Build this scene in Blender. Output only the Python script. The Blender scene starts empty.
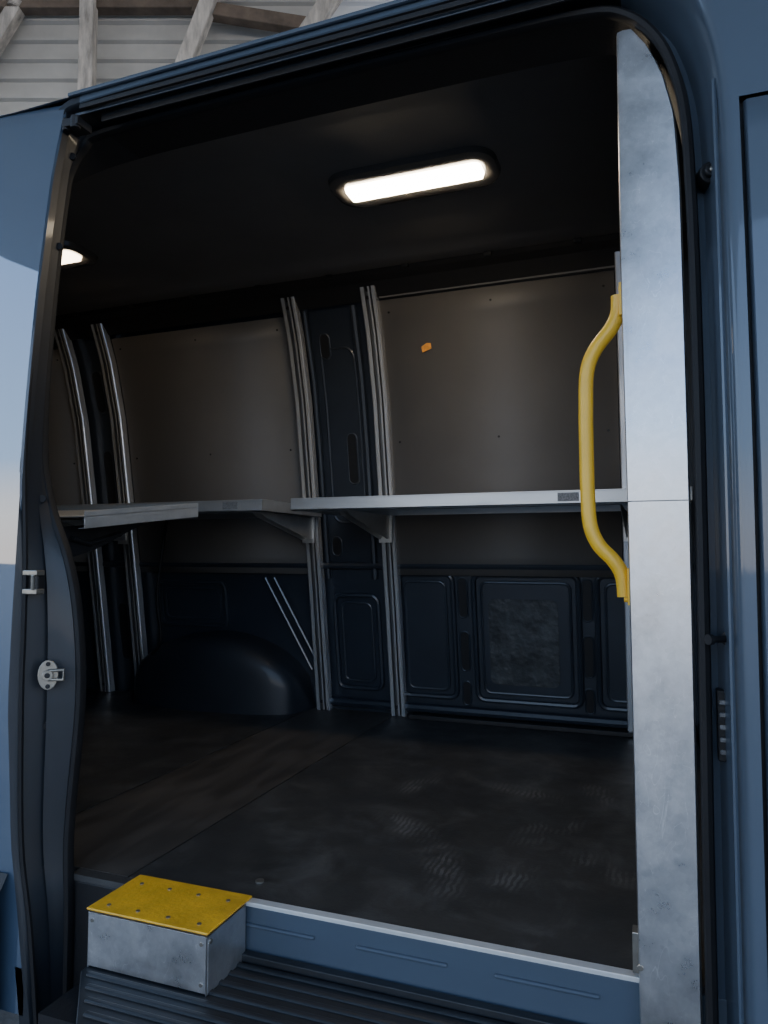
import bpy, math, random
from mathutils import Vector, Matrix
random.seed(4)
# ------------------------------------------------------------------ helpers
def empty(name,loc=(0,0,0)):
    e=bpy.data.objects.new(name,None); e.location=loc; bpy.context.collection.objects.link(e); return e
class M:
    def __init__(s): s.v=[];s.f=[];s.m=[]
    def box(s,x0,x1,y0,y1,z0,z1,mi=0):
        b=len(s.v)
        s.v+=[(x0,y0,z0),(x1,y0,z0),(x1,y1,z0),(x0,y1,z0),(x0,y0,z1),(x1,y0,z1),(x1,y1,z1),(x0,y1,z1)]
        for q in [(0,3,2,1),(4,5,6,7),(0,1,5,4),(1,2,6,5),(2,3,7,6),(3,0,4,7)]:
            s.f.append(tuple(b+i for i in q)); s.m.append(mi)
        return s
    def loft(s,rows,mi=0,closed=False,mfun=None,cap=False):
        b=len(s.v); n=len(rows[0])
        for r in rows: s.v+= [tuple(p) for p in r]
        for i in range(len(rows)-1):
            for j in range(n if closed else n-1):
                k=(j+1)%n
                s.f.append((b+i*n+j,b+i*n+k,b+(i+1)*n+k,b+(i+1)*n+j)); s.m.append(mfun(i,j) if mfun else mi)
        if cap:
            s.f.append(tuple(b+j for j in range(n))); s.m.append(mi)
            s.f.append(tuple(b+(len(rows)-1)*n+j for j in reversed(range(n)))); s.m.append(mi)
        return s
    def tube(s,pts,r,mi=0,seg=10,loop=False,rx=None):
        P=[Vector(p) for p in pts]; n=len(P); rows=[]
        up=None
        for i in range(n):
            if loop: t=(P[(i+1)%n]-P[i-1])
            else: t=(P[min(i+1,n-1)]-P[max(i-1,0)])
            t.normalize()
            if up is None:
                a=Vector((0,1,0)) if abs(t.y)<.9 else Vector((0,0,1))
                up=(a-t*a.dot(t)).normalized()
            else: up=(up-t*up.dot(t)).normalized()
            w=t.cross(up)
            rows.append([P[i]+ (up*math.cos(2*math.pi*k/seg)*(rx or r)+w*math.sin(2*math.pi*k/seg)*r) for k in range(seg)])
        if loop: rows.append(rows[0])
        return s.loft(rows,mi,closed=True,cap=not loop)
    def poly(s,pts,d,mi=0):
        b=len(s.v);n=len(pts);d=Vector(d)
        s.v+=[tuple(p) for p in pts]+[tuple(Vector(p)+d) for p in pts]
        s.f.append(tuple(range(b,b+n)));s.m.append(mi)
        s.f.append(tuple(reversed(range(b+n,b+2*n))));s.m.append(mi)
        for i in range(n):
            k=(i+1)%n
            s.f.append((b+i,b+n+i,b+n+k,b+k));s.m.append(mi)
        return s
    def cyl(s,c,ax,r,h,mi=0,seg=20):
        ax=Vector(ax).normalized(); c=Vector(c)
        a=Vector((0,0,1)) if abs(ax.z)<.9 else Vector((1,0,0))
        u=(a-ax*a.dot(ax)).normalized(); w=ax.cross(u)
        p=[c+(u*math.cos(2*math.pi*k/seg)+w*math.sin(2*math.pi*k/seg))*r for k in range(seg)]
        return s.poly(p,ax*h,mi)
    def obj(s,name,mats,parent=None,smooth=False,bevel=0,solid=0):
        me=bpy.data.meshes.new(name); me.from_pydata(s.v,[],s.f); 
        for m in (mats if isinstance(mats,(list,tuple)) else [mats]): me.materials.append(m)
        for p,mi in zip(me.polygons,s.m): p.material_index=mi
        me.update()
        import bmesh
        bm=bmesh.new(); bm.from_mesh(me); bmesh.ops.recalc_face_normals(bm,faces=bm.faces); bm.to_mesh(me); bm.free()
        o=bpy.data.objects.new(name,me); bpy.context.collection.objects.link(o)
        if parent: o.parent=parent
        if solid:
            k=o.modifiers.new('s','SOLIDIFY');k.thickness=solid;k.offset=0
        if bevel:
            k=o.modifiers.new('b','BEVEL');k.width=bevel;k.segments=2;k.limit_method='ANGLE';k.angle_limit=math.radians(40)
        if smooth:
            for p in me.polygons: p.use_smooth=True
            try: me.set_sharp_from_angle(angle=math.radians(40))
            except Exception: pass
        return o
def cr(pts,n=5):
    out=[];L=len(pts)
    for i in range(L-1):
        p0,p1,p2,p3=[pts[max(0,min(L-1,k))] for k in (i-1,i,i+1,i+2)]
        for j in range(n):
            t=j/n
            out.append(tuple(.5*((2*b)+(-a+c)*t+(2*a-5*b+4*c-d)*t*t+(-a+3*b-3*c+d)*t**3) for a,b,c,d in zip(p0,p1,p2,p3)))
    out.append(tuple(pts[-1])); return out
def interp(tab,z):
    if z<=tab[0][0]: return tab[0][1]
    for (a,b),(c,d) in zip(tab,tab[1:]):
        if z<=c: return b+(d-b)*(z-a)/(c-a)
    return tab[-1][1]
# ------------------------------------------------------------------ materials
def mat(name,col,rough=.5,metal=0,coat=0,var=0,vscale=8,bump=0,bscale=60,rvar=0,emis=None,es=0,stretch=(1,1,1),detail=6,spec=.5,coatr=.08,cior=1.5):
    m=bpy.data.materials.new(name);m.use_nodes=True;nt=m.node_tree;N=nt.nodes;Lk=nt.links
    b=N['Principled BSDF'];b.inputs['Base Color'].default_value=col;b.inputs['Roughness'].default_value=rough;b.inputs['Metallic'].default_value=metal
    b.inputs['Coat Weight'].default_value=coat;b.inputs['Coat Roughness'].default_value=coatr;b.inputs['Specular IOR Level'].default_value=spec;b.inputs['Coat IOR'].default_value=cior
    tc=N.new('ShaderNodeTexCoord');mp=N.new('ShaderNodeMapping');mp.inputs['Scale'].default_value=stretch
    Lk.new(tc.outputs['Object'],mp.inputs['Vector'])
    if var or rvar:
        n=N.new('ShaderNodeTexNoise');n.inputs['Scale'].default_value=vscale;n.inputs['Detail'].default_value=detail;n.inputs['Roughness'].default_value=.6
        Lk.new(mp.outputs[0],n.inputs['Vector'])
        mr=N.new('ShaderNodeMapRange');mr.inputs[1].default_value=.3;mr.inputs[2].default_value=.7;mr.inputs[3].default_value=1-var;mr.inputs[4].default_value=1+var
        Lk.new(n.outputs[0],mr.inputs[0])
        mx=N.new('ShaderNodeVectorMath');mx.operation='SCALE';mx.inputs[0].default_value=col[:3];Lk.new(mr.outputs[0],mx.inputs['Scale'])
        Lk.new(mx.outputs[0],b.inputs['Base Color'])
        if rvar:
            r2=N.new('ShaderNodeMapRange');r2.inputs[1].default_value=.3;r2.inputs[2].default_value=.7;r2.inputs[3].default_value=max(.02,rough-rvar);r2.inputs[4].default_value=rough+rvar
            Lk.new(n.outputs[0],r2.inputs[0]);Lk.new(r2.outputs[0],b.inputs['Roughness'])
    if bump:
        n2=N.new('ShaderNodeTexNoise');n2.inputs['Scale'].default_value=bscale;n2.inputs['Detail'].default_value=4;Lk.new(mp.outputs[0],n2.inputs['Vector'])
        bp=N.new('ShaderNodeBump');bp.inputs['Strength'].default_value=bump;bp.inputs['Distance'].default_value=.01
        Lk.new(n2.outputs[0],bp.inputs['Height']);Lk.new(bp.outputs[0],b.inputs['Normal'])
    if emis: b.inputs['Emission Color'].default_value=emis;b.inputs['Emission Strength'].default_value=es
    return m
PAINT=mat('blue_van_paint',(.056,.077,.106,1),.42,coat=.8,var=.06,vscale=3,coatr=.05)
PAINTD=mat('blue_door_paint',(.045,.074,.118,1),.42,coat=1,var=.04,vscale=3,coatr=.02,cior=2.6)
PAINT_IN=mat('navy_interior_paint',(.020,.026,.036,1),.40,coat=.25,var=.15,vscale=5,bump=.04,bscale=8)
ARCH=mat('wheel_arch_paint',(.014,.018,.025,1),.5,coat=.15,var=.2,vscale=5,bump=.06,bscale=8)
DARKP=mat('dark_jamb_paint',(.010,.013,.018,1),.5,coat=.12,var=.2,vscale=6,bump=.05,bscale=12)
RUB=mat('black_rubber',(.008,.008,.009,1),.6,var=.2,vscale=20,spec=.3)
BLK=mat('black_plastic',(.011,.011,.012,1),.5,var=.15,vscale=20,bump=.1,bscale=200,spec=.35)
CEIL=mat('dark_headliner',(.115,.108,.102,1),.85,var=.08,vscale=4,bump=.15,bscale=300)
PANEL=mat('grey_wall_board',(.124,.116,.108,1),.5,var=.10,vscale=2.5,bump=.05,bscale=40,rvar=.08)
ALU=mat('aluminium_track',(.90,.90,.90,1),.27,metal=.72,var=.03,vscale=2)
ALUD=mat('track_groove_shade',(.12,.12,.12,1),.4,metal=.5,var=.1)  # darker aluminium for the groove faces, recess shade put into the colour
SHELF=mat('shelf_steel',(.50,.50,.49,1),.38,metal=.65,var=.10,vscale=6,rvar=.08,stretch=(1,4,4))
YEL=mat('yellow_powder_coat',(.82,.47,.022,1),.42,coat=.25,var=.06,vscale=12)
YELT=mat('worn_yellow_tread',(.74,.40,.022,1),.45,coat=.15,var=.22,vscale=14,bump=.2,bscale=90)
STEEL=mat('zinc_latch_steel',(.30,.28,.24,1),.35,metal=.8,var=.2,vscale=30)
LAB=mat('grey_label',(.16,.16,.16,1),.5,var=.5,vscale=150)
ORG=mat('orange_sticker',(.85,.33,.02,1),.5,var=.3,vscale=90)
LED=mat('led_diffuser',(1,.93,.8,1),.4,emis=(1,.83,.60,1),es=46,var=.02)
LED2=mat('led_diffuser_dim',(1,.93,.8,1),.4,emis=(1,.80,.56,1),es=10,var=.02)
LEDS=mat('led_lens_frame',(.07,.065,.06,1),.2,var=.1)
WOODW=mat('weathered_white_timber',(.55,.50,.44,1),.8,var=.55,vscale=5,stretch=(3,3,.7),bump=.3,bscale=20)
WOODB=mat('brown_timber',(.16,.12,.09,1),.8,var=.4,vscale=6,bump=.3,bscale=20)
SIDE=mat('pale_metal_siding',(.52,.50,.46,1),.6,var=.12,vscale=3)
SIDEW=mat('white_siding',(.90,.90,.90,1),.5,var=.05,vscale=3)
GRND=mat('gravel_ground',(.23,.215,.20,1),.9,var=.35,vscale=9,bump=.5,bscale=40)
def galv():
    m=mat('galvanised_steel',(.6,.61,.62,1),.40,metal=.9)
    nt=m.node_tree;N=nt.nodes;L=nt.links;b=N['Principled BSDF']
    tc=N.new('ShaderNodeTexCoord')
    def noise(s,d,r,rot=0,scl=(1,1,1),dist=0):
        mp=N.new('ShaderNodeMapping');mp.inputs['Scale'].default_value=scl;mp.inputs['Rotation'].default_value=(0,rot,0);L.new(tc.outputs['Object'],mp.inputs[0])
        n=N.new('ShaderNodeTexNoise');n.inputs['Scale'].default_value=s;n.inputs['Detail'].default_value=d;n.inputs['Roughness'].default_value=r;n.inputs['Distortion'].default_value=dist;L.new(mp.outputs[0],n.inputs['Vector']);return n.outputs[0]
    def mr(x,a,c,p,q):
        k=N.new('ShaderNodeMapRange');k.inputs[1].default_value=a;k.inputs[2].default_value=c;k.inputs[3].default_value=p;k.inputs[4].default_value=q;L.new(x,k.inputs[0]);return k.outputs[0]
    def add(x,y,op='ADD'):
        k=N.new('ShaderNodeMath');k.operation=op
        for i,w in enumerate((x,y)):
            if isinstance(w,(int,float)): k.inputs[i].default_value=w
            else: L.new(w,k.inputs[i])
        return k.outputs[0]
    vo=N.new('ShaderNodeTexVoronoi');vo.inputs['Scale'].default_value=90;L.new(tc.outputs['Object'],vo.inputs['Vector'])
    bw=N.new('ShaderNodeRGBToBW');L.new(vo.outputs['Color'],bw.inputs[0])
    n1=noise(10,9,.75)
    tot=add(mr(n1,.3,.7,.50,.70),mr(bw.outputs[0],0,1,-.03,.03))
    # hairline curved scratches in two directions
    for s,rot,scl in ((16,.5,(1,1,.45)),(13,-.7,(1,1,.4)),(24,1.1,(1,1,.6))):
        w=noise(s,1.5,.5,rot,scl,3.0)
        d=add(add(w,.5,'SUBTRACT'),0,'ADD');ab=N.new('ShaderNodeMath');ab.operation='ABSOLUTE';L.new(d,ab.inputs[0])
        line=mr(ab.outputs[0],0,.004,.16,0)
        tot=add(tot,add(line,mr(noise(6,3,.5,rot),.45,.6,0,1),'MULTIPLY'))
    cc=N.new('ShaderNodeCombineColor')
    for i in range(3): L.new(tot,cc.inputs[i])
    L.new(cc.outputs[0],b.inputs['Base Color'])
    L.new(mr(n1,.3,.7,.24,.40),b.inputs['Roughness'])
    bp=N.new('ShaderNodeBump');bp.inputs['Strength'].default_value=.25;bp.inputs['Distance'].default_value=.01
    L.new(noise(5,2,.4,0,(1,1,.5)),bp.inputs['Height']);L.new(bp.outputs[0],b.inputs['Normal'])
    return m
GALV=galv()
def floormat():
    m=mat('black_rubber_floor',(.02,.02,.02,1),.5)
    nt=m.node_tree;N=nt.nodes;L=nt.links;b=N['Principled BSDF']
    tc=N.new('ShaderNodeTexCoord');co=tc.outputs['Object']
    def noise(s,d=6,r=.6,dist=0):
        n=N.new('ShaderNodeTexNoise');n.inputs['Scale'].default_value=s;n.inputs['Detail'].default_value=d;n.inputs['Roughness'].default_value=r;n.inputs['Distortion'].default_value=dist;L.new(co,n.inputs['Vector']);return n.outputs[0]
    def mr(x,a,c,p,q):
        k=N.new('ShaderNodeMapRange');k.inputs[1].default_value=a;k.inputs[2].default_value=c;k.inputs[3].default_value=p;k.inputs[4].default_value=q;L.new(x,k.inputs[0]);return k.outputs[0]
    def mth(op,x,y):
        k=N.new('ShaderNodeMath');k.operation=op
        for i,w in enumerate((x,y)):
            if isinstance(w,(int,float)): k.inputs[i].default_value=w
            else: L.new(w,k.inputs[i])
        return k.outputs[0]
    base=mr(noise(3,8,.65),.3,.7,.026,.048)
    dust=mr(noise(5.5,8,.7,.6),.50,.72,0,1)
    tot=mth('ADD',base,mth('MULTIPLY',dust,.045))
    w=N.new('ShaderNodeTexWave');w.inputs['Scale'].default_value=20;w.inputs['Distortion'].default_value=5;w.inputs['Detail'].default_value=2;L.new(co,w.inputs['Vector'])
    tread=mr(w.outputs[0],.35,.60,0,1)
    for (x,y,ang,sx,sy) in [(-.50,1.72,.35,.06,.16),(-.66,1.93,.9,.06,.15),(-.30,2.05,-.5,.06,.15),(-.42,2.35,1.2,.06,.15),(-.13,1.85,.9,.06,.14),(-.75,2.3,-.3,.05,.13),(-.20,2.4,.2,.055,.14),(-.33,1.70,-.2,.055,.13)]:
        mp=N.new('ShaderNodeMapping');mp.vector_type='TEXTURE';mp.inputs['Location'].default_value=(x,y,.67);mp.inputs['Rotation'].default_value=(0,0,ang);mp.inputs['Scale'].default_value=(sx,sy,1)
        L.new(co,mp.inputs[0])
        ln=N.new('ShaderNodeVectorMath');ln.operation='LENGTH';L.new(mp.outputs[0],ln.inputs[0])
        k=mr(ln.outputs['Value'],.5,1.15,1,0)
        k=mth('MULTIPLY',k,mth('ADD',mth('MULTIPLY',tread,.7),.15));k=mth('MULTIPLY',k,mr(noise(14,4),.42,.62,.0,1))
        tot=mth('ADD',tot,mth('MULTIPLY',k,.085))
    cc=N.new('ShaderNodeCombineColor');L.new(tot,cc.inputs[0]);L.new(mth('MULTIPLY',tot,.98),cc.inputs[1]);L.new(mth('MULTIPLY',tot,.95),cc.inputs[2])
    L.new(cc.outputs[0],b.inputs['Base Color'])
    L.new(mr(noise(7,6),.3,.7,.38,.60),b.inputs['Roughness'])
    bp=N.new('ShaderNodeBump');bp.inputs['Strength'].default_value=.12;bp.inputs['Distance'].default_value=.004;L.new(noise(120,3),bp.inputs['Height']);L.new(bp.outputs[0],b.inputs['Normal'])
    return m
FLOOR=floormat()
FLOOR2=mat('brown_floor_board',(.062,.056,.050,1),.5,var=.35,vscale=5,stretch=(4,1,1),rvar=.1,bump=.05,bscale=100)
FILM=mat('crumpled_black_film',(.05,.053,.053,1),.25,bump=1,bscale=14,coat=.2,var=.5,vscale=12)
# ------------------------------------------------------------------ profiles
RAIL=[(.66,3.20),(1.20,3.115),(1.70,3.03),(2.10,2.96),(2.38,2.88),(2.56,2.80),(2.62,2.77)]
def WY(z): return interp(RAIL,z)
def YI(z): return 1.38 if z<1.6 else 1.38+.09*((z-1.6)/.9)**1.3
van=empty('cargo_van')
# ------------------------------------------------------------------ door frame ring
I=[(-1.30,.28),(-1.30,.58),(-1.305,.77),(-1.28,1.07),(-1.292,1.26),(-1.325,1.40),(-1.39,1.55),(-1.422,1.72),(-1.436,2.06),(-1.436,2.36),(-1.425,2.43),(-1.39,2.485),(-1.33,2.512),
(-1.0,2.517),(-.66,2.516),(-.3,2.512),(-.11,2.503),(-.04,2.475),(.008,2.42),(.038,2.35),(.058,2.25),(.065,2.1),(.068,1.87),(.068,1.34),(.066,.9),(.066,.45)]
E=[(-1.30,.28),(-1.345,.58),(-1.385,.77),(-1.405,1.07),(-1.40,1.26),(-1.393,1.40),(-1.387,1.55),(-1.388,1.72),(-1.392,2.06),(-1.39,2.36),(-1.388,2.45),(-1.378,2.515),(-1.33,2.54),
(-1.0,2.545),(-.66,2.545),(-.3,2.545),(-.11,2.543),(-.01,2.525),(.065,2.47),(.10,2.38),(.12,2.26),(.125,2.1),(.125,1.87),(.125,1.34),(.125,.9),(.125,.45)]
O=[(x-.03,z) for x,z in E[:12]]+[(-1.33,2.56),(-1.0,2.56),(-.66,2.56),(-.3,2.56),(-.11,2.56),(.03,2.56),(.14,2.56),(.14,2.42),(.14,2.28),(.14,2.1),(.14,1.87),(.14,1.34),(.14,.9),(.14,.45)]
n=5
Is,Es,Os=cr(I,n),cr(E,n),cr(O,n)
cols=[(0,.13),(0,.0),(.12,.03),(.40,.035),(.52,.01),(.60,-.03),(.80,-.085),(.90,-.097),(1,-.1),(1.5,-.1),(2,-.1)]
rows=[]
for i,(a,b,c2) in enumerate(zip(Is,Es,Os)):
    r=[]
    left=1-min(1,max(0,(i/n-10.5)/1.5))
    for j,(t,dy) in enumerate(cols):
        if t<=1: x=a[0]+(b[0]-a[0])*t; z=a[1]+(b[1]-a[1])*t
        else: x=b[0]+(c2[0]-b[0])*(t-1); z=b[1]+(c2[1]-b[1])*(t-1)
        if left>0 and 2<=j<=4: dy=dy*(1-left)-.015*left*(j-1)
        if j==0: x=x+(-1.62-x)*left
        r.append((x,YI(z)+dy,z))
    rows.append(r)
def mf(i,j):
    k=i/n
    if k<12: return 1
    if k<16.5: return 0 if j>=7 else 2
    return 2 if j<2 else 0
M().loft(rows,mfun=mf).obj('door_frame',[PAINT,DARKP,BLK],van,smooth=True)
M().tube([(a[0]-.004*(a[0]<-1.2),YI(a[1])-.004,a[1]) for a in Is],.010,seg=8,rx=.014).obj('door_seal',RUB,van,smooth=True)
m=M()
m.tube([tuple(Vector(r[6])+Vector((.004,-.004,0))) for r in rows[:56]],.006,seg=6)
for i in (8,14,30,42,50):
    p=Vector(rows[i][5]);m.cyl(p+Vector((.0,-.0,0)),(.5,-.8,0),.009,.008,seg=12)
m.obj('jamb_weatherstrip',RUB,van,smooth=True)
m=M()
m.box(-1.33,-.12,1.375,1.383,2.523,2.535); m.box(-1.33,-.10,1.40,1.45,2.530,2.538)
m.box(-1.30,-.12,1.418,1.424,2.508,2.532)
m.obj('slide_track',BLK,van,bevel=.002)
m=M(); m.box(-1.36,-.10,1.366,1.3745,2.556,2.565); m.box(-1.36,.0,1.392,1.396,2.520,2.527); m.obj('drip_rail',PAINT,van,bevel=.002)
m=M(); m.box(-1.37,-1.32,1.36,1.41,2.475,2.495); m.cyl((-1.335,1.37,2.47),(0,0,1),.012,.03); m.cyl((-1.365,1.37,2.47),(0,0,1),.009,.03)
m.obj('roller_bracket',BLK,van,bevel=.002)
m=M(); m.tube([(.104,YI(z)-.075,z) for z in [.5+.05*i for i in range(36)]],.004,seg=6)
m.obj('pillar_crease',PAINT,van,smooth=True)
# ------------------------------------------------------------------ outer skins
prof=[(1.375,2.56),(1.40,2.571),(1.50,2.64),(1.65,2.71),(1.9,2.76),(2.3,2.785),(2.75,2.77),(3.0,2.72),(3.15,2.60),(3.25,2.30),(3.34,1.7),(3.38,1.2),(3.38,.45)]
prof=cr(prof,4)
M().loft([[(x,y,z) for y,z in prof] for x in (-4.3,-3,-1.39,0,1.3)]).obj('roof_and_far_side',PAINT,van,smooth=True)
zs=[.45+.06*i for i in range(35)]+[2.56]
zd=[.45+.06*i for i in range(29)]+[2.185]
M().loft([[(x,YI(z)-.1+(.006 if x<.15 else 0),z) for z in zd] for x in (.147,.152,.6,1.0,1.3)]).obj('front_door_skin',PAINT,van,smooth=True,solid=.002)
M().loft([[(x,YI(z)-.1,z) for z in (2.193,2.25,2.35,2.45,2.56)] for x in (.139,.6,1.0,1.3)]).obj('cab_upper_skin',PAINT,van,smooth=True)
M().loft([[(x,YI(z)-.08,z) for z in zs] for x in (.13,1.3)]).obj('door_gap_backing',BLK,van)
# sliding door parked rearward
sd=empty('sliding_door')
def dY(x,z): 
    b=.012*math.sin(max(0,min(1,(z-.5)/2.0))*math.pi)
    return YI(z)-.100-b*min(1,(-1.39-x)/.25)
xs=[-1.391,-1.40,-1.43,-1.5,-1.6,-1.8,-2.1,-2.4,-2.68]
def xe(z): return interp([(.45,-1.335),(.62,-1.36),(.77,-1.385),(1.07,-1.405),(1.26,-1.40),(1.55,-1.387),(2.06,-1.392),(2.36,-1.39),(2.5,-1.378),(2.6,-1.375)],z)
zt=[.40+.05*i for i in range(43)]+[2.53,2.552]
rr=[]
for x in xs:
    rr.append([((x+1.391)+xe(z), dY(x,z)+(.012 if z>2.53 else 0), z+ (.03*min(1,(-1.39-x)/.3) if z>2.4 else 0)) for z in zt])
edge=[(p[0],p[1]+.028,p[2]) for p in rr[0]]
edge0=[(p[0]+.002,p[1]+.006,p[2]) for p in rr[0]]
M().loft([edge0]+rr).obj('door_skin',PAINTD,sd,smooth=True)
M().loft([edge,edge0]).obj('door_hem',DARKP,sd,smooth=True)
m=M()
m.loft([[(x,y,z0) for y,z0 in ((1.275,.36),(1.255,.38),(1.250,.66),(1.275,.70))] for x in (-1.385,-2.66)])
m.obj('door_cladding',BLK,sd,smooth=True)
M().loft([[(x,YI(z)+.035,z) for z in zs] for x in (-3.6,-2.5,-1.60)]).obj('wall_near',PAINT_IN,smooth=True)
M().box(-3.66,-3.6,1.3,3.34,.5,2.7).obj('wall_rear',PAINT_IN)
M().box(.13,.16,1.40,3.34,.5,2.7).obj('wall_front',PAINT_IN)
# ------------------------------------------------------------------ floor
m=M()
m.box(-1.167,.125,1.417,3.27,.655,.67,0)
m.box(-1.585,-1.173,1.417,3.27,.655,.6695,1)
m.box(-3.6,-1.591,1.417,3.27,.655,.6695,0)
m.box(-3.6,.125,1.43,3.27,.56,.654,0)
m.box(-1.31,-1.14,1.385,1.4165,.655,.6690,0)
m.obj('floor',[FLOOR,FLOOR2])
m=M()
m.box(-1.32,-1.135,1.387,1.412,.30,.654)
m.obj('jamb_foot',BLK,van,bevel=.004)
m=M()
m.box(-1.135,.10,1.411,1.43,.555,.660,0)
for x in (-.98,-.782,-.497,-.213):
    m.tube([(x-.095,1.409,.622),(x-.09,1.4085,.622),(x+.09,1.4085,.622),(x+.095,1.409,.622)],.0045,0,seg=8)
m.obj('sill_panel',PAINT,van,smooth=True,bevel=.004)
M().box(-1.10,-.045,1.402,1.424,.6635,.6725).obj('sill_edge_strip',mat('white_alu_edge',(.62,.62,.60,1),.4,metal=.3,var=.1),van,bevel=.001)
m=M(); m.poly([(-1.14,1.411,.535),(-1.14,1.24,.535),(-1.02,1.10,.535),(.10,1.10,.535),(.10,1.411,.535)],(0,0,.021))
for y in (1.13,1.165,1.20,1.235,1.27,1.305,1.34,1.372):
    xl=-1.12 if y>1.24 else -1.12+(1.24-y)/.14*.12
    m.tube([(xl,y,.557),(.08,y,.557)],.005,seg=6,rx=.009)
m.box(-1.14,.10,1.385,1.405,.556,.572)
m.obj('side_step_tread',mat('step_plastic',(.014,.016,.019,1),.5,var=.2,vscale=10),van,smooth=True,bevel=.002)
M().loft([[(x,y,z) for y,z in ((1.10,.556),(1.085,.54),(1.08,.40),(1.12,.33))] for x in (-1.02,1.3)]).obj('rocker_skin',PAINT,van,smooth=True)
m=M();m.box(-1.45,.2,1.30,1.60,.22,.30);m.box(-1.14,.1,1.13,1.42,.30,.533);m.obj('underbody',BLK,van)
# ------------------------------------------------------------------ ceiling
m=M()
cy=[(1.47,2.53),(1.50,2.585),(1.56,2.612),(1.8,2.62),(2.2,2.622),(2.6,2.62),(2.70,2.612),(2.74,2.59)]
m.loft([[(x,y,z) for y,z in cy] for x in (-3.6,-2,-1,.13)])
m.obj('ceiling',CEIL,smooth=True,solid=.006)
m=M()
m.loft([[(x,y,z) for y,z in ((2.74,2.592),(2.76,2.575),(2.80,2.56),(2.86,2.50))] for x in (-3.6,.13)])
for i in range(9):
    x=-3.0+i*.34
    m.box(x,x+.03,2.735,2.75,2.575,2.59)
m.obj('trim_1',BLK,bevel=.002)
# ------------------------------------------------------------------ back wall (far side)
zz=[.60,.75,.9,1.05,1.2,1.35,1.5,1.65,1.8,1.95,2.1,2.2,2.3,2.38,2.46,2.54,2.60]
M().loft([[(x,WY(z)+.065,z) for z in zz] for x in (-3.6,-2.5,-1.2,.13)]).obj('wall_back',PAINT_IN,smooth=True)
def board(name,x0,x1,z0,z1):
    zl=[z0]+[z for z in [z0+(z1-z0)*i/14 for i in range(1,14)]]+[z1]
    m=M();m.loft([[(x,WY(z)+.044,z) for z in zl] for x in (x0,x1)])
    o=m.obj(name,PANEL,smooth=True,solid=.008)
    k=M()
    for x in (x0+.04,(x0+x1)/2,x1-.04):
        for z in (z0+.04,(z0+z1)/2+.0,z1-.05):
            k.cyl((x,WY(z)+.040,z),(0,-1,0),.005,.002,seg=10)
    k.obj('screws',BLK,o)
    return o
board('wall_board',-2.54,-1.575,1.32,2.485)
board('wall_board',-1.11,-.145,1.32,2.50)
board('wall_board',-3.55,-2.87,1.32,2.47)
M().loft([[(x,WY(z)+.03,z) for z in (2.505,2.535+ .04*(x>-.5))] for x in (-1.10,-.60,-.13)]).obj('trim_2',PANEL,solid=.004)
M().poly([(-.935,WY(2.3)+.0385,2.275),(-.895,WY(2.3)+.0385,2.29),(-.90,WY(2.3)+.0365,2.325),(-.94,WY(2.3)+.0365,2.30)],(0,-.001,0)).obj('orange_sticker',ORG)
def rrect(cx,cz,w,h,r,off,k=5):
    P=[]
    for sx_,sz_,a0 in ((1,1,0),(-1,1,90),(-1,-1,180),(1,-1,270)):
        for i in range(k+1):
            a=math.radians(a0+90*i/k)
            P.append((cx+sx_*(w/2-r)+r*math.cos(a),cz+sz_*(h/2-r)+r*math.sin(a)))
    Q=[]
    for i in range(len(P)):
        a=P[i];b=P[(i+1)%len(P)];L=math.hypot(a[0]-b[0],a[1]-b[1]);s=max(1,int(L/.08))
        for j in range(s): Q.append((a[0]+(b[0]-a[0])*j/s,a[1]+(b[1]-a[1])*j/s))
    return [(x,WY(z)+off,z) for x,z in Q]
fr=M()
def frame(cx,cz,w,h,r=.035,fm=2):
    fr.tube(rrect(cx,cz,w,h,r,.060),.012,0,seg=8,loop=True)
    fr.tube(rrect(cx,cz,w-.07,h-.07,r*.8,.062),.007,0,seg=8,loop=True)
    p=rrect(cx,cz,w-.08,h-.08,r*.7,.059)
    b=len(fr.v);fr.v+=p;fr.f.append(tuple(range(b,b+len(p))));fr.m.append(fm)
def slot(cx,cz,w,h,r=None):
    p=rrect(cx,cz,w,h,r or w*.49,.058);b=len(fr.v);fr.v+=p;fr.f.append(tuple(range(b,b+len(p))));fr.m.append(1)
    fr.tube(rrect(cx,cz,w+.008,h+.008,(r or w*.49)+.004,.062),.004,0,seg=6,loop=True)
frame(-.55,1.045,.45,.56,fm=0)
frame(-1.0,1.045,.26,.56,fm=0)
frame(-.14,1.045,.22,.56,fm=0)
p=rrect(-.56,1.03,.30,.38,.03,.052);b=len(fr.v);fr.v+=p;fr.f.append(tuple(range(b,b+len(p))));fr.m.append(2)
for x in (-.825,-.29): slot(x,1.22,.035,.17); slot(x,.98,.035,.17); slot(x,.79,.03,.10)
frame(-1.34,1.0,.22,.44,fm=0)
frame(-2.25,1.16,.40,.22,fm=0)
for x in (-3.1,-3.35): frame(x,1.0,.2,.5,fm=0)
slot(-2.70,1.8,.05,.3);slot(-2.70,2.25,.05,.2);slot(-2.70,1.0,.05,.3)
slot(-1.40,2.35,.04,.10);slot(-1.31,1.85,.04,.22);slot(-1.42,1.45,.04,.08)
fr.tube([(-1.235,WY(z)+.055,z) for z in (1.3,1.6,1.9,2.2,2.5)],.016,0,seg=8)
fr.tube([(-1.47,WY(z)+.055,z) for z in (1.3,1.6,1.9,2.2,2.5)],.012,0,seg=8)
fr.tube(rrect(-1.345,1.95,.16,.78,.05,.064),.006,0,seg=6,loop=True)
fr.tube([(x,WY(.70)+.04,.71) for x in (-1.5,0.12)],.02,0,seg=8)
fr.tube([(x,WY(1.36)+.05,1.36) for x in (-3.5,0.12)],.016,0,seg=8)
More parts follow.
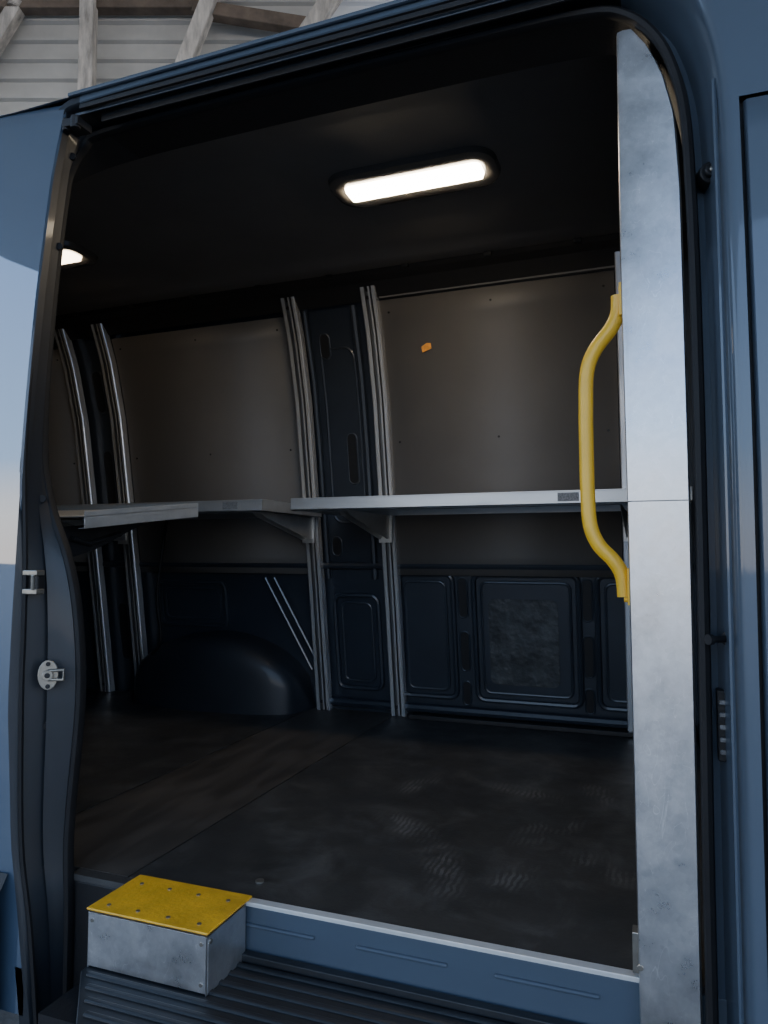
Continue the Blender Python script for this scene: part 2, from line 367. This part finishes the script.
fr.obj('pressed_wall_frames',[PAINT_IN,BLK,FILM],van,smooth=True)
M().box(-1.08,.12,3.17,3.26,.67,.69).obj('floor_edge_trim',BLK,van,bevel=.003)
m=M()
for dx in (0,.05):
    m.tube([(-1.80+dx,WY(1.3)+.03,1.30),(-1.58+dx,WY(.85)+.03,.86)],.006,seg=6)
m.obj('diagonal_brace',PAINT,van,smooth=True)
# wheel arch
m=M();rows=[]
N1=32
for i in range(N1+1):
    t=i/N1; x=-2.56+t*(.98)
    h=.36*(math.sin(math.pi*min(1,max(0,t)))**.38) if 0<t<1 else 0.0
    d=.27*(math.sin(math.pi*t)**.22 if 0<t<1 else 0)
    r=[]
    for j in range(13):
        a=j/12*math.pi/2
        ca,sa=math.cos(a)**.35 if j<12 else 0,math.sin(a)**.35 if j else 0
        r.append((x,3.24-d*ca,.668+h*sa))
    rows.append(r)
m.loft(rows).obj('wheel_arch',ARCH,van,smooth=True)
# ------------------------------------------------------------------ vertical tracks
def track(x,z0=.672,z1=2.545):
    sec=[(-.034,.040),(-.034,.004),(-.030,0),(-.014,0),(-.013,.016),(.001,.016),(.002,0),(.010,0),(.011,.016),(.018,.016),(.019,0),(.030,0),(.034,.004),(.034,.040)]
    zl=[z0+(z1-z0)*i/30 for i in range(31)]
    m=M();m.loft([[(x+a,WY(z)+b,z) for a,b in sec] for z in zl],0,closed=True,cap=True,mfun=lambda i,j: 2 if j in (3,4,5,7,8,9) else 0)
    m.cyl((x-.006,WY(z0+.04)+.008,z0+.04),(0,-1,0),.008,.006,1,seg=10)
    m.cyl((x-.006,WY(z1-.04)+.008,z1-.04),(0,-1,0),.008,.006,1,seg=10)
    return m.obj('wall_track',[ALU,BLK,ALUD],smooth=True)
for x in (-1.14,-1.52,-2.58,-2.82,-.105): track(x)
# ------------------------------------------------------------------ shelves
def shelf(x0,x1,y0,y1,z0,z1,brackets,label=None):
    e=empty('wall_shelf',((x0+x1)/2,y0,z0));
    inv=Matrix.Translation(-e.location)
    m=M();t=.003
    m.box(x0,x1,y0,y1,z1-.006,z1-.003)
    m.box(x0,x1,y0,y0+t,z0,z1)
    m.box(x0,x1,y0,y0+.02,z0,z0+t)
    m.box(x0,x1,y1-.003,y1,z0,z1+.02)
    m.box(x0,x0+t,y0,y1,z0,z1);m.box(x1-t,x1,y0,y1,z0,z1)
    m.box(x0,x1,(y0+y1)/2-.02,(y0+y1)/2+.02,z0+.01,z1-.006)
    d=m.obj('deck',SHELF,e,bevel=.001)
    k=M()
    for x in brackets:
        for s in (-.018,.018):
            k.poly([(x+s,y0+.05,z0),(x+s,y1+.0,z0),(x+s,y1+.0,z0-.10),(x+s,y1-.04,z0-.105),(x+s,y0+.10,z0-.02)],(.003,0,0))
        k.box(x-.03,x+.03,y1-.008,y1-.001,z0-.12,z0)
        k.cyl((x,y1-.008,z0-.09),(0,-1,0),.009,.006,seg=8)
    b=k.obj('brackets',SHELF,e,bevel=.001)
    os=[d,b]
    if label:
        l=M().box(label-.035,label+.035,y0-.0015,y0,z0+.008,z1-.008).obj('label',LAB,e); os.append(l)
    for o in os: o.matrix_parent_inverse=inv
    return e
shelf(-1.33,.10,2.50,3.04,1.585,1.63,(-1.14,-.105),-.285)
shelf(-2.95,-1.455,2.50,3.04,1.585,1.63,(-1.52,-2.58,-2.82),-1.60)
e=empty('wall_shelf',(-2,1.75,1.5))
inv=Matrix.Translation(-e.location)
sl=.045/.42
def zn(y): return 1.536-(2.0-y)*sl
m=M()
def q(x0,x1,ya,yb,za,zb):
    m.loft([[(x,ya,zn(ya)+za),(x,yb,zn(yb)+za),(x,yb,zn(yb)+zb),(x,ya,zn(ya)+zb)] for x in (x0,x1)],closed=True,cap=True)
q(-3.3,-1.40,1.50,2.0,.030,.033)
q(-1.402,-1.40,1.50,2.0,.0,.046); q(-1.42,-1.40,1.50,2.0,0,.002)
q(-3.3,-1.40,1.998,2.0,0,.046); q(-3.3,-1.40,1.98,2.0,0,.002)
a=m.obj('deck',SHELF,e,bevel=.0008)
k=M()
k.poly([(-1.50,1.53,1.49),(-1.50,1.90,1.525),(-1.50,1.80,1.49),(-1.50,1.65,1.43),(-1.50,1.53,1.40)],(.004,0,0))
k.tube([(-1.49,1.55,1.46),(-1.49,1.62,1.445),(-1.49,1.74,1.475)],.008)
b=k.obj('hinge_bracket',BLK,e)
for o in (a,b): o.matrix_parent_inverse=inv
M().tube(cr([(-2.30,3.02,1.58),(-2.29,2.98,1.45),(-2.31,2.97,1.2),(-2.30,2.99,1.0),(-2.36,3.0,.92)],6),.008).obj('strap',RUB,smooth=True)
# ------------------------------------------------------------------ ceiling lights
def light(cx,cy,L_):
    e=empty('ceiling_light',(cx,cy,2.61)); inv=Matrix.Translation(-e.location)
    def rr2(w,h,r,z,k=6):
        P=[]
        for sx_,sy_,a0 in ((1,1,0),(-1,1,90),(-1,-1,180),(1,-1,270)):
            for i in range(k+1):
                a=math.radians(a0+90*i/k);P.append((cx+sx_*(w/2-r)+r*math.cos(a),cy+sy_*(h/2-r)+r*math.sin(a),z))
        return P
    m=M();m.loft([rr2(.55,.23,.08,2.619),rr2(.54,.22,.075,2.602),rr2(.52,.19,.06,2.597),rr2(.48,.11,.04,2.600),rr2(.455,.09,.03,2.604)],closed=True)
    a=m.obj('bezel',LEDS,e,smooth=True)
    m=M();m.loft([rr2(.45,.080,.012,2.606),rr2(.44,.074,.010,2.590)],closed=True);p=rr2(.44,.074,.010,2.590);b=len(m.v);m.v+=p;m.f.append(tuple(range(b,b+len(p))));m.m.append(0)
    l=m.obj('led_panel',L_,e,smooth=False)
    for o in (a,l): o.matrix_parent_inverse=inv
light(-.715,2.155,LED);light(-2.37,2.22,LED2)
# ------------------------------------------------------------------ galvanised pillar covers
e=empty('pillar_cover',(0,1.39,1.5)); inv=Matrix.Translation(-e.location)
def strip(z0,z1,name):
    zl=[z0+(z1-z0)*i/24 for i in range(25)]
    def xr(z): return interp([(.4,.052),(1.5,.052),(2.1,.050),(2.25,.043),(2.35,.022),(2.42,-.008),(2.455,-.032)],z)
    m=M();rows=[]
    for z in zl:
        y=YI(z);xl=interp([(.55,-.049),(1.5,-.054),(2.0,-.060),(2.5,-.062)],z)
        rows.append([(xr(z),y+.012,z),(xr(z)-.004,y+.004,z),(xl+.012,y+.002,z),(xl+.002,y+.006,z),(xl,y+.016,z),(xl,y+.16,z)])
    m.loft(rows);o=m.obj(name,GALV,e,smooth=True);o.matrix_parent_inverse=inv
strip(.557,1.5115,'lower_plate');strip(1.5135,2.452,'upper_plate')
k=M();k.box(-.060,-.046,1.40,1.43,.68,.75);k.cyl((-.047,1.385,.70),(0,-1,0),.006,.003,seg=10)
o=k.obj('foot_clip',STEEL,e,bevel=.002);o.matrix_parent_inverse=inv
# ------------------------------------------------------------------ grab handle
e=empty('grab_handle',(-.07,1.5,1.62)); inv=Matrix.Translation(-e.location)
hp=cr([(-.068,1.50,1.93),(-.070,1.50,1.895),(-.084,1.50,1.865),(-.115,1.50,1.825),(-.131,1.50,1.78),(-.134,1.50,1.70),(-.134,1.50,1.62),(-.133,1.50,1.54),(-.129,1.50,1.475),(-.113,1.50,1.435),(-.086,1.50,1.405),(-.070,1.50,1.375),(-.066,1.50,1.335)],5)
o=M().tube(hp,.0145,seg=14).obj('bar',YEL,e,smooth=True);o.matrix_parent_inverse=inv
k=M();k.box(-.066,-.0605,1.475,1.525,1.885,1.95);k.box(-.060,-.0545,1.475,1.525,1.32,1.39)
for z in (1.94,1.33): k.cyl((-.060,1.485,z),(-1,0,0),.005,.007,seg=8)
o=k.obj('mounts',YEL,e,bevel=.001);o.matrix_parent_inverse=inv
# ------------------------------------------------------------------ step box
e=empty('step_box',(-1.0,1.335,.56)); inv=Matrix.Translation(-e.location)
x0,x1,y0,y1,z0,z1=-1.138,-.845,1.255,1.400,.556,.668
m=M();t=.0025
m.box(x0,x1,y0,y0+t,z0+.004,z1);m.box(x0,x1,y1-t,y1,z0,z1);m.box(x0,x0+t,y0,y1,z0,z1);m.box(x1-t,x1,y0,y1,z0,z1);m.box(x0,x1,y0,y1,z1-t,z1)
m.box(x1-.0005,x1+.0012,y0+.004,y0+.02,z0+.004,z1-.012)
a=m.obj('galvanised_box',GALV,e,bevel=.0015)
m=M();m.box(x0-.002,x1+.003,y0-.003,y1+.022,z1+.005,z1+.010)
b=m.obj('yellow_tread',YELT,e,bevel=.002)
k=M()
for i in range(4):
    for j in range(2):
        k.cyl((x0+.035+i*.075,y0+.022+j*.105,z1+.010),(0,0,1),.0045,.0015,seg=10)
for x,z in ((x0+.012,z1-.015),(x1-.012,z1-.015),(x1-.012,z0+.02)): k.cyl((x,y0,z),(0,-1,0),.004,.002,seg=10)
k.box(x0+.02,x1-.02,y0+.02,y1-.02,z1,z1+.0055)
k.cyl((x1,y0+.012,z1-.012),(1,0,0),.005,.003,0,seg=10)
c=k.obj('rivets',STEEL,e)
for o in (a,b,c): o.matrix_parent_inverse=inv
M().cyl((-.87,1.50,.670),(0,0,1),.010,.004).obj('floor_anchor_ring',STEEL)
# ------------------------------------------------------------------ latch hardware
nrm=Vector((.6,-.8,0)).normalized()
tng=Vector((.8,.6,0))
def dk(c,rx,rz,h,m,mi=0):
    c=Vector(c);pts=[c+tng*rx*math.cos(2*math.pi*k/20)+Vector((0,0,1))*rz*math.sin(2*math.pi*k/20) for k in range(20)]
    m.poly(pts,nrm*h,mi)
e=empty('door_latch',(-1.33,1.33,1.14)); inv=Matrix.Translation(-e.location)
L0=Vector((-1.325,1.318,1.14))
m=M();dk(L0,.022,.034,.008,m);dk(L0+nrm*.008,.012,.012,.010,m);dk(L0+nrm*.008+Vector((0,0,.025)),.005,.005,.003,m,1);dk(L0+nrm*.008-Vector((0,0,.026)),.005,.005,.003,m,1)
m.tube([L0+nrm*.012+Vector((0,0,.010)),L0+nrm*.02+tng*.035+Vector((0,0,.012)),L0+nrm*.02+tng*.035-Vector((0,0,.010)),L0+nrm*.012-Vector((0,0,.010))],.004)
dk(L0+nrm*.018,.006,.006,.002,m,1)
o=m.obj('striker',[STEEL,BLK],e,smooth=True,bevel=.001);o.matrix_parent_inverse=inv
e=empty('door_latch',(-1.37,1.33,1.35)); inv=Matrix.Translation(-e.location)
m=M()
m.box(-1.378,-1.335,1.285,1.31,1.368,1.38,0);m.box(-1.378,-1.335,1.285,1.31,1.325,1.337,0);m.box(-1.375,-1.34,1.295,1.315,1.325,1.38,1);m.tube([(-1.345,1.285,1.335),(-1.34,1.28,1.37)],.004)
o=m.obj('catch',[STEEL,BLK],e,bevel=.002);o.matrix_parent_inverse=inv
m=M();yb=YI(2.11)
m.cyl((.092,yb+.02,2.11),(.3,-1,0),.020,.03,0);m.cyl((.098,yb-.008,2.11),(.3,-1,0),.012,.012,0);m.cyl((.101,yb-.018,2.11),(.3,-1,0),.005,.004,1)
m.obj('bump_stop',[BLK,STEEL],smooth=True,bevel=.002)
m=M();m.tube([(.105,1.37,1.275),(.075,1.345,1.275)],.006,0);m.cyl((.078,1.347,1.275),(-.8,-.6,0),.009,.008,0)
m.cyl((.107,1.38,1.275),(-.1,-1,0),.013,.012,0)
m.obj('guide_pin',BLK,smooth=True)
m=M();m.box(.086,.104,1.385,1.42,1.065,1.185,0)
for i in range(5): m.box(.089,.100,1.382,1.386,1.077+i*.021,1.085+i*.021,1)
m.obj('contact_block',[BLK,LAB],bevel=.002)
# ------------------------------------------------------------------ barn / open shelter
th=math.radians(20.7);F=Vector((-math.sin(th),math.cos(th),0));R=Vector((math.cos(th),math.sin(th),0))
def bp(r,d,z): return F*d+R*r+Vector((0,0,z))
zc=0.0
pts=[]
while zc<7.0:
    pts+=[(5.30,zc),(5.27,zc+.012),(5.27,zc+.03),(5.30,zc+.045)];zc+=.15
M().loft([[bp(r,d,z) for d,z in pts] for r in (-8,-.45)]).obj('wall_barn_left',SIDE)
M().loft([[bp(r,d,z) for d,z in pts] for r in (-.45,8)]).obj('wall_barn_right',SIDEW)
def beam(m,a,b,w,d=.09):
    a=Vector(a);b=Vector(b);t=(b-a).normalized();s=t.cross(F).normalized()
    p=[a-s*w/2-F*d/2,a+s*w/2-F*d/2,a+s*w/2+F*d/2,a-s*w/2+F*d/2];m.poly(p,b-a)
bf=empty('barn_frame')
m=M();beam(m,bp(-2.17,5.15,0),bp(-2.17,5.15,6.9),.105)
beam(m,bp(-1.62,5.12,4.5),bp(-1.20,5.12,5.65),.11)
beam(m,bp(-.75,5.12,4.9),bp(-.30,5.12,5.60),.12);beam(m,bp(-2.7,5.2,5.5),bp(-3.2,5.2,4.6),.1)
m.obj('posts_and_braces',WOODW,bf,bevel=.006)
m=M();beam(m,bp(-8,5.2,5.45),bp(-1.25,5.2,5.46),.06);beam(m,bp(-1.4,5.16,5.42),bp(-.5,5.16,5.27),.10)
m.obj('purlins',WOODB,bf,bevel=.006)
m=M();m.poly([bp(-8,-4.6,5.9),bp(8,-4.6,5.9),bp(8,5.5,6.8),bp(-8,5.5,6.8)],(0,0,.05));m.obj('shelter_roof',SIDE)
m=M();m.poly([(-60,-60,0),(60,-60,0),(60,60,0),(-60,60,0)],(0,0,-.1));m.obj('ground',GRND)
# ------------------------------------------------------------------ sky
w=bpy.data.worlds.new('sky');bpy.context.scene.world=w;w.use_nodes=True;nt=w.node_tree;N=nt.nodes;L=nt.links
bg=N['Background'];tc=N.new('ShaderNodeTexCoord');sep=N.new('ShaderNodeSeparateXYZ');L.new(tc.outputs['Generated'],sep.inputs[0])
rp=N.new('ShaderNodeValToRGB');L.new(sep.outputs['Z'],rp.inputs[0]);cr_=rp.color_ramp
cr_.elements[0].position=0;cr_.elements[0].color=(1.0,.92,.83,1);cr_.elements[1].position=1;cr_.elements[1].color=(.24,.34,.52,1)
x=cr_.elements.new(.04);x.color=(1.0,.97,.93,1);x=cr_.elements.new(.18);x.color=(.46,.67,.98,1);x=cr_.elements.new(.5);x.color=(.30,.47,.82,1)
L.new(rp.outputs[0],bg.inputs['Color']);bg.inputs['Strength'].default_value=3.2
# ------------------------------------------------------------------ camera
cd=bpy.data.cameras.new('camera');co=bpy.data.objects.new('camera',cd);bpy.context.collection.objects.link(co)
co.location=(0,0,1.42);co.rotation_euler=(math.radians(93.2),0,math.radians(20.7))
cd.sensor_fit='VERTICAL';cd.sensor_height=36;cd.lens=36*730/1024;cd.clip_start=.05
bpy.context.scene.camera=co
